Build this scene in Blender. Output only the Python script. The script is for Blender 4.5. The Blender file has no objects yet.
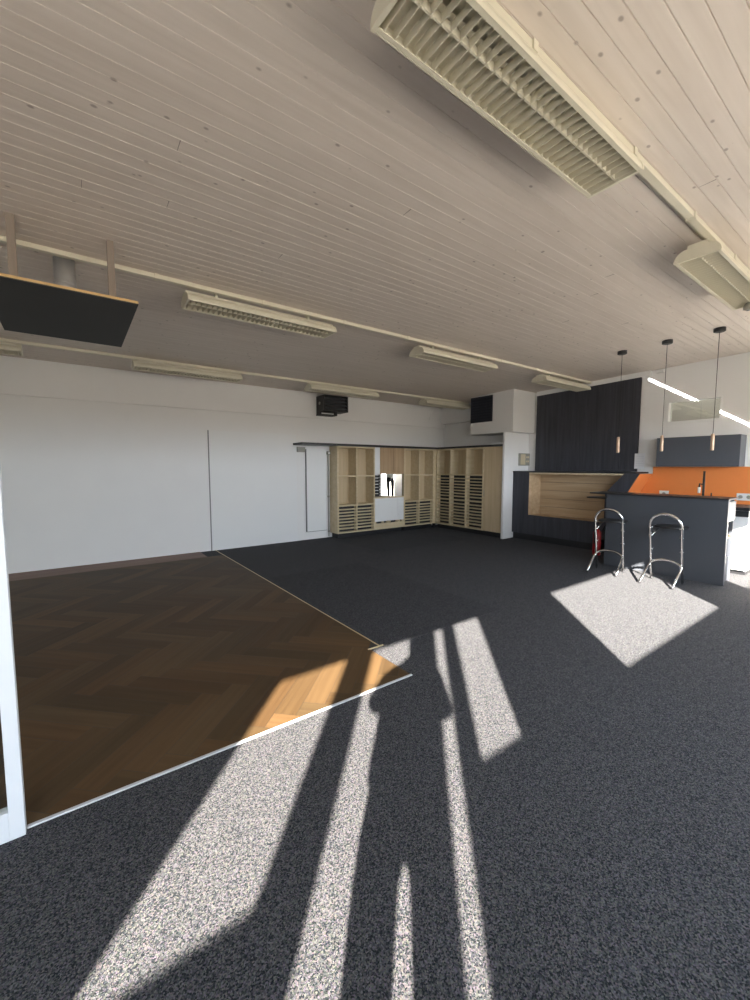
import bpy, bmesh, math, random
from mathutils import Vector, Matrix, Quaternion

random.seed(7)
sc = bpy.context.scene
COL = sc.collection

# ------------------------------------------------------------------ camera, light, exposure
EYE = Vector((0.0, 0.0, 1.5))
AZ = math.radians(53.7023)            # heading of the room's X axis, right of the view axis
PITCH = math.radians(4.6017)
FPX = 410.0
FWD = Vector((math.cos(AZ), math.sin(AZ), 0))
RGT = Vector((math.sin(AZ), -math.cos(AZ), 0))
UPV = Vector((0, 0, 1))

cam = bpy.data.cameras.new('camera')
cam.sensor_fit = 'VERTICAL'
cam.sensor_height = 36.0
cam.lens = 36.0 * FPX / 1000.0
cam.clip_start = 0.02
camo = bpy.data.objects.new('camera', cam)
COL.objects.link(camo)
look = (FWD * math.cos(PITCH) - UPV * math.sin(PITCH)).normalized()
camo.rotation_euler = look.to_track_quat('-Z', 'Y').to_euler()
camo.location = EYE
sc.camera = camo

sc.view_settings.view_transform = 'Standard'
sc.view_settings.look = 'None'
sc.view_settings.gamma = 1.0
sc.view_settings.use_curve_mapping = False
sc.view_settings.exposure = 1.0

SUN_H = Vector((0.676, 0.737, 0)).normalized()   # horizontal heading of the sunlight
TAN_E = 0.445
SUND = (SUN_H - UPV * TAN_E).normalized()
sun = bpy.data.lights.new('sun', 'SUN')
sun.energy = 36.0
sun.angle = math.radians(0.6)
sun.color = (1.0, 0.93, 0.83)
suno = bpy.data.objects.new('sun', sun)
suno.rotation_euler = SUND.to_track_quat('-Z', 'Y').to_euler()
suno.location = (-3, -4, 5)
COL.objects.link(suno)

SKY = 10.8
world = bpy.data.worlds.new('world')
sc.world = world
world.use_nodes = True
nt = world.node_tree
nt.nodes.clear()
tc = nt.nodes.new('ShaderNodeTexCoord')
sp = nt.nodes.new('ShaderNodeSeparateXYZ')
rp = nt.nodes.new('ShaderNodeValToRGB')
mr = nt.nodes.new('ShaderNodeMapRange')
mr.inputs['From Min'].default_value = -1
mr.inputs['From Max'].default_value = 1
bg = nt.nodes.new('ShaderNodeBackground')
wo = nt.nodes.new('ShaderNodeOutputWorld')
nt.links.new(tc.outputs['Generated'], sp.inputs[0])
nt.links.new(sp.outputs['Z'], mr.inputs['Value'])
nt.links.new(mr.outputs[0], rp.inputs[0])
nt.links.new(rp.outputs[0], bg.inputs['Color'])
nt.links.new(bg.outputs[0], wo.inputs[0])
e = rp.color_ramp.elements
e[0].position = 0.0; e[0].color = (0.40, 0.36, 0.30, 1)      # sunlit ground outside
e[1].position = 1.0; e[1].color = (0.62, 0.78, 1.0, 1)
for pos, c in ((0.485, (0.42, 0.38, 0.32, 1)), (0.50, (0.86, 0.93, 1.0, 1)), (0.62, (0.74, 0.86, 1.0, 1))):
    k = e.new(pos); k.color = c
bg.inputs['Strength'].default_value = SKY

# ------------------------------------------------------------------ room numbers
XL, XK, XW = -3.6, 8.0, 7.8           # left wall, kitchen wall, wall behind the right lockers
YB, YW = 7.6, -1.0                    # back wall, window wall
def ceil_z(y): return 3.0 + 0.028 * (YB - y)

# window openings in the wall behind the camera: x0, x1, z0, z1
ZT, ZS = 2.18, 1.377
OPEN = [(-2.21, -1.667, ZS, ZT), (-1.405, -0.835, 0.04, ZT), (-0.716, -0.628, 0.04, ZT),
        (-0.466, -0.134, ZS, ZT), (1.21, 3.427, ZS, ZT), (4.58, 7.2, ZS, ZT)]

OPEN = [(a - .046, b, c, d + .030) for a, b, c, d in OPEN]   # the reveal is 5 cm deep; keep the sunlit widths
for n, (x0, x1, z0, z1) in enumerate(OPEN):           # portals: they only guide sky sampling through the openings
    L = bpy.data.lights.new('window_portal', 'AREA')
    L.shape = 'RECTANGLE'; L.size = x1 - x0; L.size_y = z1 - z0
    L.cycles.is_portal = True
    o = bpy.data.objects.new('window_portal', L)
    o.location = ((x0 + x1) / 2, YW - 0.005, (z0 + z1) / 2)
    o.rotation_euler = Vector((0, 1, 0)).to_track_quat('-Z', 'Z').to_euler()
    COL.objects.link(o)

# added narrow lamp standing in for the reflected sun streak on the kitchen wall
glint = bpy.data.lights.new('streak_lamp', 'AREA')
glint.shape = 'RECTANGLE'; glint.size = 1.25; glint.size_y = 0.026
glint.energy = 4.5
glint.spread = math.radians(0.4)
glint.color = (1.0, 0.97, 0.92)
go = bpy.data.objects.new('streak_lamp', glint)
gd = Vector((0.618, 0.673, 0.407)).normalized()
w = Vector((0, 1.33, 0.87)); gx = (w - gd * w.dot(gd)).normalized()
gz = -gd; gy = gz.cross(gx)
M = Matrix((gx, gy, gz)).transposed().to_4x4()
M.translation = Vector((8.0, 2.135, 2.434)) - gd * 4.15
go.matrix_world = M
COL.objects.link(go)

# ------------------------------------------------------------------ materials
MATS = {}
def mat(name, color=(0.5, 0.5, 0.5), rough=0.6, metal=0.0, noise=0.0, nscale=20.0, bump=0.0, bscale=200.0, spec=0.5, stretch=None):
    m = bpy.data.materials.new(name); m.use_nodes = True
    t = m.node_tree; b = t.nodes['Principled BSDF']
    b.inputs['Base Color'].default_value = (*color, 1)
    b.inputs['Roughness'].default_value = rough
    b.inputs['Metallic'].default_value = metal
    b.inputs['Specular IOR Level'].default_value = spec
    co = t.nodes.new('ShaderNodeTexCoord')
    mp = t.nodes.new('ShaderNodeMapping')
    t.links.new(co.outputs['Object'], mp.inputs[0])
    if stretch: mp.inputs['Scale'].default_value = stretch
    nz = t.nodes.new('ShaderNodeTexNoise'); nz.inputs['Scale'].default_value = nscale
    nz.inputs['Detail'].default_value = 4
    t.links.new(mp.outputs[0], nz.inputs['Vector'])
    mx = t.nodes.new('ShaderNodeMix'); mx.data_type = 'RGBA'
    mx.inputs[6].default_value = (*[c * (1 - noise) for c in color], 1)
    mx.inputs[7].default_value = (*[min(1, c * (1 + noise)) for c in color], 1)
    t.links.new(nz.outputs['Fac'], mx.inputs[0])
    t.links.new(mx.outputs[2], b.inputs['Base Color'])
    if bump:
        n2 = t.nodes.new('ShaderNodeTexNoise'); n2.inputs['Scale'].default_value = bscale
        t.links.new(mp.outputs[0], n2.inputs['Vector'])
        bp = t.nodes.new('ShaderNodeBump'); bp.inputs['Strength'].default_value = bump; bp.inputs['Distance'].default_value = 0.01
        t.links.new(n2.outputs['Fac'], bp.inputs['Height']); t.links.new(bp.outputs[0], b.inputs['Normal'])
    MATS[name] = m
    return m

def wood_mat(name, c0, c1, axis='X', scale=1.0, rough=0.5, knots=0.0, attr=False):
    m = bpy.data.materials.new(name); m.use_nodes = True
    t = m.node_tree; b = t.nodes['Principled BSDF']; b.inputs['Roughness'].default_value = rough; b.inputs['Specular IOR Level'].default_value = 0.22 if attr else 0.4
    co = t.nodes.new('ShaderNodeTexCoord'); mp = t.nodes.new('ShaderNodeMapping')
    s = {'X': (1.2, 22, 22), 'Y': (22, 1.2, 22), 'Z': (22, 22, 1.2)}[axis]
    mp.inputs['Scale'].default_value = tuple(v * scale for v in s)
    nz = t.nodes.new('ShaderNodeTexNoise'); nz.inputs['Scale'].default_value = 1.0; nz.inputs['Detail'].default_value = 6
    nz.inputs['Distortion'].default_value = 0.6
    t.links.new(co.outputs['UV' if attr else 'Object'], mp.inputs[0]); t.links.new(mp.outputs[0], nz.inputs['Vector'])
    r = t.nodes.new('ShaderNodeValToRGB')
    r.color_ramp.elements[0].position = 0.3; r.color_ramp.elements[0].color = (*c0, 1)
    r.color_ramp.elements[1].position = 0.7; r.color_ramp.elements[1].color = (*c1, 1)
    t.links.new(nz.outputs['Fac'], r.inputs[0])
    out = r.outputs[0]
    if attr:
        a = t.nodes.new('ShaderNodeAttribute'); a.attribute_name = 'tone'
        mx = t.nodes.new('ShaderNodeMix'); mx.data_type = 'RGBA'; mx.blend_type = 'MULTIPLY'; mx.inputs[0].default_value = 1
        t.links.new(out, mx.inputs[6]); t.links.new(a.outputs['Color'], mx.inputs[7]); out = mx.outputs[2]
    if knots:
        vm = t.nodes.new('ShaderNodeMapping'); vm.inputs['Scale'].default_value = (7.0, 10.5, 10.5)
        t.links.new(co.outputs['Object'], vm.inputs[0])
        v = t.nodes.new('ShaderNodeTexVoronoi'); v.inputs['Scale'].default_value = 1.0
        t.links.new(vm.outputs[0], v.inputs['Vector'])
        kr = t.nodes.new('ShaderNodeValToRGB')
        kr.color_ramp.elements[0].position = 0.06; kr.color_ramp.elements[0].color = (1, 1, 1, 1)
        kr.color_ramp.elements[1].position = 0.12; kr.color_ramp.elements[1].color = (0, 0, 0, 1)
        t.links.new(v.outputs['Distance'], kr.inputs[0])
        n3 = t.nodes.new('ShaderNodeMath'); n3.operation = 'MULTIPLY'; n3.inputs[1].default_value = knots
        t.links.new(kr.outputs[0], n3.inputs[0])
        mx = t.nodes.new('ShaderNodeMix'); mx.data_type = 'RGBA'
        mx.inputs[7].default_value = (0.16, 0.12, 0.10, 1)
        t.links.new(n3.outputs[0], mx.inputs[0]); t.links.new(out, mx.inputs[6]); out = mx.outputs[2]
    t.links.new(out, b.inputs['Base Color'])
    MATS[name] = m
    return m

def carpet_mat(name, dark, light, bias=0.0):
    m = bpy.data.materials.new(name); m.use_nodes = True
    t = m.node_tree; b = t.nodes['Principled BSDF']
    b.inputs['Roughness'].default_value = 0.95; b.inputs['Specular IOR Level'].default_value = 0.12
    b.inputs['Sheen Weight'].default_value = 0.022; b.inputs['Sheen Roughness'].default_value = 0.4; b.inputs['Sheen Tint'].default_value = (0.85, 0.92, 1.0, 1)
    co = t.nodes.new('ShaderNodeTexCoord')
    v = t.nodes.new('ShaderNodeTexVoronoi'); v.inputs['Scale'].default_value = 210.0
    n = t.nodes.new('ShaderNodeTexNoise'); n.inputs['Scale'].default_value = 60.0; n.inputs['Detail'].default_value = 3
    wn = t.nodes.new('ShaderNodeTexNoise'); wn.inputs['Scale'].default_value = 260.0; wn.inputs['Detail'].default_value = 2
    for k in (v, n, wn): t.links.new(co.outputs['Object'], k.inputs['Vector'])
    sx = t.nodes.new('ShaderNodeSeparateColor'); t.links.new(v.outputs['Color'], sx.inputs[0])
    ad = t.nodes.new('ShaderNodeMath'); ad.operation = 'MULTIPLY_ADD'
    ad.inputs[1].default_value = 0.6
    t.links.new(sx.outputs[0], ad.inputs[0])
    m2 = t.nodes.new('ShaderNodeMath'); m2.operation = 'MULTIPLY'; m2.inputs[1].default_value = 0.5
    t.links.new(wn.outputs['Fac'], m2.inputs[0]); t.links.new(m2.outputs[0], ad.inputs[2])
    r = t.nodes.new('ShaderNodeValToRGB')
    r.color_ramp.elements[0].position = 0.30 + bias; r.color_ramp.elements[0].color = (*dark, 1)
    r.color_ramp.elements[1].position = 0.85 + bias; r.color_ramp.elements[1].color = (*light, 1)
    t.links.new(ad.outputs[0], r.inputs[0])
    tint = t.nodes.new('ShaderNodeMix'); tint.data_type = 'RGBA'; tint.blend_type = 'SOFT_LIGHT'; tint.inputs[0].default_value = 0.14
    t.links.new(r.outputs[0], tint.inputs[6]); t.links.new(v.outputs['Color'], tint.inputs[7])
    t.links.new(tint.outputs[2], b.inputs['Base Color'])
    bp = t.nodes.new('ShaderNodeBump'); bp.inputs['Strength'].default_value = 0.5; bp.inputs['Distance'].default_value = 0.006
    t.links.new(wn.outputs['Fac'], bp.inputs['Height']); t.links.new(bp.outputs[0], b.inputs['Normal'])
    MATS[name] = m
    return m

def glass_mat(name, amount=0.1):
    m = bpy.data.materials.new(name); m.use_nodes = True
    t = m.node_tree; t.nodes.clear()
    o = t.nodes.new('ShaderNodeOutputMaterial'); mx = t.nodes.new('ShaderNodeMixShader')
    tr = t.nodes.new('ShaderNodeBsdfTransparent'); g = t.nodes.new('ShaderNodeBsdfGlossy')
    g.inputs['Roughness'].default_value = 0.02
    tr.inputs['Color'].default_value = (0.93, 0.95, 0.93, 1)
    mx.inputs[0].default_value = amount
    t.links.new(tr.outputs[0], mx.inputs[1]); t.links.new(g.outputs[0], mx.inputs[2]); t.links.new(mx.outputs[0], o.inputs[0])
    MATS[name] = m
    return m

WALL = mat('wall_paint', (0.80, 0.795, 0.785), 0.9, noise=0.02, nscale=3, bump=0.05, bscale=120, spec=0.2)
WHITE = mat('white_lacquer', (0.82, 0.82, 0.81), 0.45, noise=0.01)
BOARD = mat('white_board', (0.80, 0.805, 0.80), 0.75, noise=0.015, nscale=2, spec=0.2)
SEAM = mat('seam_grey', (0.22, 0.22, 0.22), 0.8)
PINE = wood_mat('washed_pine', (0.645, 0.575, 0.51), (0.72, 0.65, 0.585), 'X', 1.0, 0.6, knots=0.6)
CREAM = mat('aged_cream_metal', (0.70, 0.66, 0.53), 0.45, noise=0.03, nscale=6)
LOUV = mat('louver_cream', (0.66, 0.62, 0.50), 0.4, noise=0.03, nscale=9)
TUBE = mat('tube_glass', (0.8, 0.8, 0.76), 0.3)
CARPET = carpet_mat('carpet', (0.0115, 0.0122, 0.0145), (0.098, 0.099, 0.102))
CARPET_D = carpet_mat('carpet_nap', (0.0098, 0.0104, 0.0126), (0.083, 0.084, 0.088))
OAK = wood_mat('parquet_oak', (0.116, 0.066, 0.028), (0.154, 0.092, 0.041), 'X', 1.0, 0.55, attr=True)
BORDER = wood_mat('border_oak', (0.17, 0.10, 0.075), (0.23, 0.145, 0.11), 'X', 0.6, 0.6)
BEECH = wood_mat('pale_ply', (0.50, 0.385, 0.235), (0.60, 0.475, 0.31), 'Z', 0.7, 0.55)
BEECHE = wood_mat('pale_ply_edge', (0.56, 0.45, 0.28), (0.66, 0.55, 0.37), 'X', 0.7, 0.55)
OAKD = wood_mat('oak_door', (0.36, 0.235, 0.13), (0.50, 0.35, 0.21), 'Z', 0.6, 0.5, knots=0.5)
NICHE = wood_mat('niche_oak', (0.45, 0.31, 0.18), (0.58, 0.43, 0.27), 'Y', 0.7, 0.55)
DARKW = wood_mat('dark_stained_board', (0.034, 0.035, 0.043), (0.060, 0.062, 0.075), 'Z', 0.8, 0.6)
DARK = mat('anthracite_laminate', (0.060, 0.066, 0.078), 0.5, noise=0.05)
DARK2 = mat('anthracite_front', (0.075, 0.082, 0.097), 0.45, noise=0.04)
BLACK = mat('black_matt', (0.012, 0.012, 0.014), 0.5, noise=0.1)
BLACKTOP = mat('black_worktop', (0.020, 0.021, 0.024), 0.35, noise=0.2, nscale=60)
BLACKB = mat('black_board', (0.042, 0.042, 0.042), 0.75, noise=0.1, nscale=4)
PLYE = mat('ply_edge', (0.60, 0.40, 0.18), 0.6, noise=0.1)
POSTW = wood_mat('post_wood', (0.22, 0.18, 0.15), (0.29, 0.24, 0.20), 'Z', 1.0, 0.6)
DUCT = mat('galvanised', (0.50, 0.50, 0.50), 0.45, 0.4, noise=0.15, nscale=14)
CHROME = mat('chrome', (0.85, 0.85, 0.85), 0.10, 1.0)
ORANGE = mat('orange_glass', (0.80, 0.245, 0.065), 0.35, noise=0.02)
RED = mat('red_enamel', (0.42, 0.015, 0.02), 0.3)
COPPER = mat('brushed_brass', (0.60, 0.43, 0.31), 0.4, 0.5)
ALU = mat('aluminium_strip', (0.60, 0.60, 0.61), 0.4, 0.3)
BRASS = mat('brass_edge', (0.62, 0.50, 0.30), 0.4, 0.5)
MIRROR = mat('mirror_silver', (0.93, 0.94, 0.93), 0.01, 1.0)
GLASS = glass_mat('clear_pane', 0.08)
GLASSN = glass_mat('inner_pane', 0.25)
SKIN = mat('skin', (0.62, 0.40, 0.30), 0.55, noise=0.04)
SHIRT = mat('white_shirt', (0.72, 0.72, 0.70), 0.85, noise=0.05, nscale=40)
TROUS = mat('black_trousers', (0.012, 0.013, 0.018), 0.85, noise=0.2, nscale=60)
SHOE = mat('shoe_leather', (0.03, 0.028, 0.028), 0.5)
HAIR = mat('hair_brown', (0.05, 0.03, 0.018), 0.6, noise=0.3, nscale=60)
EYEW = mat('eye_white', (0.8, 0.8, 0.78), 0.3)
PAPER = mat('paper', (0.82, 0.83, 0.86), 0.8, noise=0.01)
INK = mat('grey_print', (0.62, 0.63, 0.67), 0.8)
BEIGE = mat('beige_plastic', (0.62, 0.53, 0.36), 0.5)
GREYP = mat('grey_plastic', (0.30, 0.29, 0.25), 0.5)
SOCK = mat('socket_plastic', (0.78, 0.78, 0.76), 0.4)
ROOMB = mat('next_room_wall', (0.50, 0.475, 0.43), 0.9, noise=0.05, nscale=2)

# ------------------------------------------------------------------ mesh helpers
class MB:
    def __init__(s): s.v = []; s.f = []; s.smooth = []
    def add(s, vs, fs, smooth=False):
        n = len(s.v); s.v += [tuple(p) for p in vs]
        for f in fs: s.f.append(tuple(i + n for i in f)); s.smooth.append(smooth)
        return s
    def box(s, x0, x1, y0, y1, z0, z1):
        vs = [(x, y, z) for z in (z0, z1) for y in (y0, y1) for x in (x0, x1)]
        return s.add(vs, [(0, 2, 3, 1), (4, 5, 7, 6), (0, 1, 5, 4), (2, 6, 7, 3), (0, 4, 6, 2), (1, 3, 7, 5)])
    def prism(s, poly, d):
        """poly: list of 3-D points (planar), extruded by vector d"""
        n = len(poly); d = Vector(d)
        vs = [Vector(p) for p in poly] + [Vector(p) + d for p in poly]
        fs = [tuple(range(n))[::-1], tuple(range(n, 2 * n))] + [(i, (i + 1) % n, n + (i + 1) % n, n + i) for i in range(n)]
        return s.add(vs, fs)
    def tube(s, path, r, n=12, close=False, caps=True):
        path = [Vector(p) for p in path]; rr = r if isinstance(r, (list, tuple)) else [r] * len(path)
        rings = []; up = None
        N = len(path)
        for i, p in enumerate(path):
            a = path[i - 1] if (i or close) else p; b = path[(i + 1) % N] if (i < N - 1 or close) else p
            t = (b - a).normalized()
            if up is None:
                up = t.orthogonal().normalized()
            else:
                up = (up - t * up.dot(t)).normalized()
            sd = t.cross(up)
            rings.append([p + (up * math.cos(q) + sd * math.sin(q)) * rr[i] for q in [2 * math.pi * k / n for k in range(n)]])
        vs = [q for ring in rings for q in ring]; fs = []
        for i in range(N - (0 if close else 1)):
            j = (i + 1) % N
            for k in range(n): fs.append((i * n + k, i * n + (k + 1) % n, j * n + (k + 1) % n, j * n + k))
        s.add(vs, fs, True)
        if caps and not close:
            s.add(rings[0], [tuple(range(n))[::-1]]); s.add(rings[-1], [tuple(range(n))])
        return s
    def cyl(s, a, b, r, n=24): return s.tube([a, b], r, n)
    def lathe(s, c, prof, n=28):
        vs = []; fs = []
        for r, z in prof:
            for k in range(n):
                q = 2 * math.pi * k / n; vs.append((c[0] + r * math.cos(q), c[1] + r * math.sin(q), c[2] + z))
        for i in range(len(prof) - 1):
            for k in range(n): fs.append((i * n + k, i * n + (k + 1) % n, (i + 1) * n + (k + 1) % n, (i + 1) * n + k))
        s.add(vs, fs, True)
        s.add(vs[:n], [tuple(range(n))[::-1]]); s.add(vs[-n:], [tuple(range(n))])
        return s
    def ell(s, c, r, n=20, m=12, rot=None):
        vs = []; fs = []; c = Vector(c)
        for i in range(m + 1):
            th = math.pi * i / m
            for k in range(n):
                q = 2 * math.pi * k / n
                p = Vector((r[0] * math.sin(th) * math.cos(q), r[1] * math.sin(th) * math.sin(q), r[2] * math.cos(th)))
                if rot: p = rot @ p
                vs.append(c + p)
        for i in range(m):
            for k in range(n): fs.append((i * n + k, (i + 1) * n + k, (i + 1) * n + (k + 1) % n, i * n + (k + 1) % n))
        return s.add(vs, fs, True)
    def build(s, name, material, parent=None, bevel=0.0):
        me = bpy.data.meshes.new(name); me.from_pydata(s.v, [], s.f)
        bm = bmesh.new(); bm.from_mesh(me)
        for f, q in zip(bm.faces, s.smooth): f.smooth = q
        bmesh.ops.remove_doubles(bm, verts=bm.verts, dist=1e-6)
        bmesh.ops.recalc_face_normals(bm, faces=bm.faces)
        bm.to_mesh(me); bm.free()
        me.materials.append(material)
        o = bpy.data.objects.new(name, me); COL.objects.link(o)
        if parent:
            o.parent = parent
            o.matrix_parent_inverse = Matrix.Translation(parent.location).inverted() if False else Matrix.Identity(4)
        if bevel:
            b = o.modifiers.new('bevel', 'BEVEL'); b.width = bevel; b.segments = 2; b.limit_method = 'ANGLE'
        return o

def tag(o, label, cat, group=None, kind=None):
    if label: o['label'] = label
    if cat: o['category'] = cat
    if group: o['group'] = group
    if kind: o['kind'] = kind
    return o
def thing(name, loc, label, cat, group=None, rz=0.0):
    o = bpy.data.objects.new(name, None); COL.objects.link(o)
    o.empty_display_size = 0.1
    o.location = loc; o.rotation_euler = (0, 0, rz)
    return tag(o, label, cat, group)
def struct(name, mb, m, bevel=0.0):
    o = mb.build(name, m, None, bevel); o['kind'] = 'structure'; return o
def copy_tree(o, parent=None):
    c = o.copy(); COL.objects.link(c)
    if parent: c.parent = parent
    for ch in list(o.children): copy_tree(ch, c)
    return c
class Off(MB):
    """collects in world coordinates, stores relative to a thing's base point"""
    def __init__(s, base): super().__init__(); s.b = Vector(base)
    def add(s, vs, fs, smooth=False): return super().add([Vector(p) - s.b for p in vs], fs, smooth)

# ------------------------------------------------------------------ setting
def holed(x0, x1, z0, z1, opens, put):
    """cut the rectangle x0..x1, z0..z1 around rectangular openings"""
    xs = sorted({x0, x1, *[o[0] for o in opens], *[o[1] for o in opens]})
    for a, b in zip(xs, xs[1:]):
        zs = z0
        for o in sorted([o for o in opens if o[0] <= a + 1e-6 and o[1] >= b - 1e-6], key=lambda o: o[2]):
            if o[2] > zs + 1e-6: put(a, b, zs, o[2])
            zs = o[3]
        if zs < z1 - 1e-6: put(a, b, zs, z1)

struct('floor', MB().box(XL - .1, XK + .3, YW - .06, YB + .1, -0.12, 0.0), CARPET)
# darker-lying lengths of the same carpet
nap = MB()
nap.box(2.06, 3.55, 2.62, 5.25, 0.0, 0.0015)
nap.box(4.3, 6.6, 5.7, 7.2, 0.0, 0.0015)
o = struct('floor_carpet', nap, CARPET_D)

# herringbone parquet
PX0, PX1, PY0, PY1 = XL, 2.0, 2.15, 7.10
PXN = 1.90                              # the front strip of the parquet stops short
def parquet():
    W, n = 0.14, 5
    bm = bmesh.new(); col = bm.loops.layers.color.new('tone'); uv = bm.loops.layers.uv.new('UVMap')
    ca = math.cos(-math.pi / 4); sa = math.sin(-math.pi / 4)
    cx, cy = 0.62, 3.18
    def plank(x, y, w, h):
        g = 0.0010 / W
        cs = [(x + g, y + g), (x + w - g, y + g), (x + w - g, y + h - g), (x + g, y + h - g)]
        ps = [(cx + (a * ca - b * sa) * W, cy + (a * sa + b * ca) * W) for a, b in cs]
        if max(p[0] for p in ps) < PX0 or min(p[0] for p in ps) > PX1 or max(p[1] for p in ps) < PY0 or min(p[1] for p in ps) > PY1: return
        k = random.uniform(0.86, 1.09); kr = random.uniform(0.97, 1.03)
        ou = random.uniform(0, 50); ov = random.uniform(0, 50)
        vs = [bm.verts.new((p[0], p[1], 0.004)) for p in ps]
        f = bm.faces.new(vs)
        for i, l in enumerate(f.loops):
            l[col] = (min(1, k * kr * 0.8), min(1, k * 0.8), min(1, k / kr * 0.8), 1)
            a, b = cs[i]
            if w >= h: l[uv].uv = (ou + a * W, ov + b * W)
            else: l[uv].uv = (ou + b * W, ov + a * W)
    for m in range(-12, 13):
        for k in range(-80, 81):
            plank(k + n * m, k - n * m, n, 1)
            plank(k + n * m, k + 1 - n * m, 1, n)
    for co, no in (((PX0, 0, 0), (-1, 0, 0)), ((PX1, 0, 0), (1, 0, 0)), ((0, PY0, 0), (0, -1, 0)), ((0, PY1, 0), (0, 1, 0))):
        bmesh.ops.bisect_plane(bm, geom=bm.verts[:] + bm.edges[:] + bm.faces[:], plane_co=co, plane_no=no, clear_outer=True)
    bmesh.ops.bisect_plane(bm, geom=bm.verts[:] + bm.edges[:] + bm.faces[:], plane_co=(0, 2.66, 0), plane_no=(0, 1, 0))
    fr_ = [f for f in bm.faces if f.calc_center_median().y < 2.66]
    bmesh.ops.bisect_plane(bm, geom=list({v for f in fr_ for v in f.verts}) + list({e for f in fr_ for e in f.edges}) + fr_, plane_co=(PXN, 0, 0), plane_no=(1, 0, 0), clear_outer=True)
    me = bpy.data.meshes.new('floor_parquet'); bm.to_mesh(me); bm.free()
    me.materials.append(OAK)
    o = bpy.data.objects.new('floor_parquet', me); COL.objects.link(o); o['kind'] = 'structure'
parquet()
struct('floor_underlay', MB().box(PX0, PX1, 2.66, PY1, 0.0005, 0.0030).box(PX0, PXN, PY0, 2.66, 0.0005, 0.0030), BLACK)
struct('trim_1', MB().box(XL, 1.74, PY1, YB - .002, 0.0, 0.005), BORDER)
struct('trim_2', MB().box(-0.225, 1.905, PY0 - .016, PY0 + .004, 0.0, 0.008), ALU, 0.003)
struct('trim_3', MB().box(1.997, 2.009, 2.67, YB - .02, 0.0, 0.007), BRASS, 0.002)
struct('trim_4', MB().box(1.885, 2.04, 2.655, 2.668, 0.0, 0.008), BRASS, 0.002)

# walls
mb = MB(); mb.box(XL - .1, XK + .3, YB, YB + .1, -0.1, 3.1); struct('wall_back', mb, WALL)
struct('trim_5', MB().box(XL, XW, YB - .035, YB, 2.49, 3.06), WALL, 0.004)          # upper band of the back wall
struct('wall_left', MB().box(XL - .1, XL, YW - .06, YB + .1, -0.1, 3.4), WALL)
mb = MB()
holed(XL - .1, XK + .3, -0.1, 3.4, OPEN, lambda a, b, c, d: mb.box(a, b, YW - .05, YW, c, d))
struct('wall_front', mb, WALL)
NW = (1.98, 2.70, 2.235, 2.575)        # inner window opening in the kitchen wall: y0, y1, z0, z1
mb = MB()
holed(YW - .06, 5.3, -0.1, 3.4, [NW], lambda a, b, c, d: mb.box(XK, XK + .16, a, b, c, d))
struct('wall_right', mb, WALL)
struct('wall_alcove', MB().box(XW, XK + .16, 5.29, YB + .1, -0.1, 3.2), WALL)
# the room seen through the inner window
mb = MB(); mb.box(XK + 1.0, XK + 1.1, 1.0, 3.8, 1.5, 3.4); mb.box(XK + .16, XK + 1.1, 1.0, 3.8, 1.4, 1.5)
mb.box(XK + .16, XK + 1.1, 1.0, 3.8, 3.3, 3.4); mb.box(XK + .16, XK + 1.1, 0.9, 1.0, 1.4, 3.4); mb.box(XK + .16, XK + 1.1, 3.8, 3.9, 1.4, 3.4)
struct('wall_beyond', mb, ROOMB)
fr = MB(); y0, y1, z0, z1 = NW; t = 0.03
for b in ((y0 - .02, y1 + .05, z0 - .02, z0 + .012), (y0 - .005, y1 + .005, z1 - t * .5, z1 + .005), (y0 - .005, y0 + t * .6, z0, z1), (y1 - t, y1 + .02, z0, z1)):
    fr.box(XK - .012, XK + .10, *b)
w1 = struct('window_1', fr, WHITE, 0.003)
p = MB().box(XK + .07, XK + .075, y0 + .02, y1 - .03, z0 + .012, z1 - .015).build('glass_pane', GLASSN, w1)

nl = bpy.data.lights.new('next_room_fill', 'AREA'); nl.size = 0.8; nl.energy = 7; nl.color = (1.0, .96, .90)  # added fill lamp, brightens the view through the inner window
no = bpy.data.objects.new('next_room_fill', nl); no.location = (XK + .6, 2.4, 3.25); COL.objects.link(no)

# column and boxed duct beside the lockers
struct('wall_column', MB().box(7.16, XK, 5.25, 5.302, 0.0, 2.215), WALL, 0.004)
struct('wall_boxing', MB().box(7.23, XK, 5.12, 6.22, 2.215, 3.16), WALL, 0.004)
struct('trim_6', MB().box(7.66, XW, 6.22, YB - .035, 2.585, 3.08), WALL, 0.004)
struct('baseboard_column', MB().box(7.148, 7.44, 5.238, 5.25, 0.0, 0.05), WHITE, 0.003)

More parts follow.
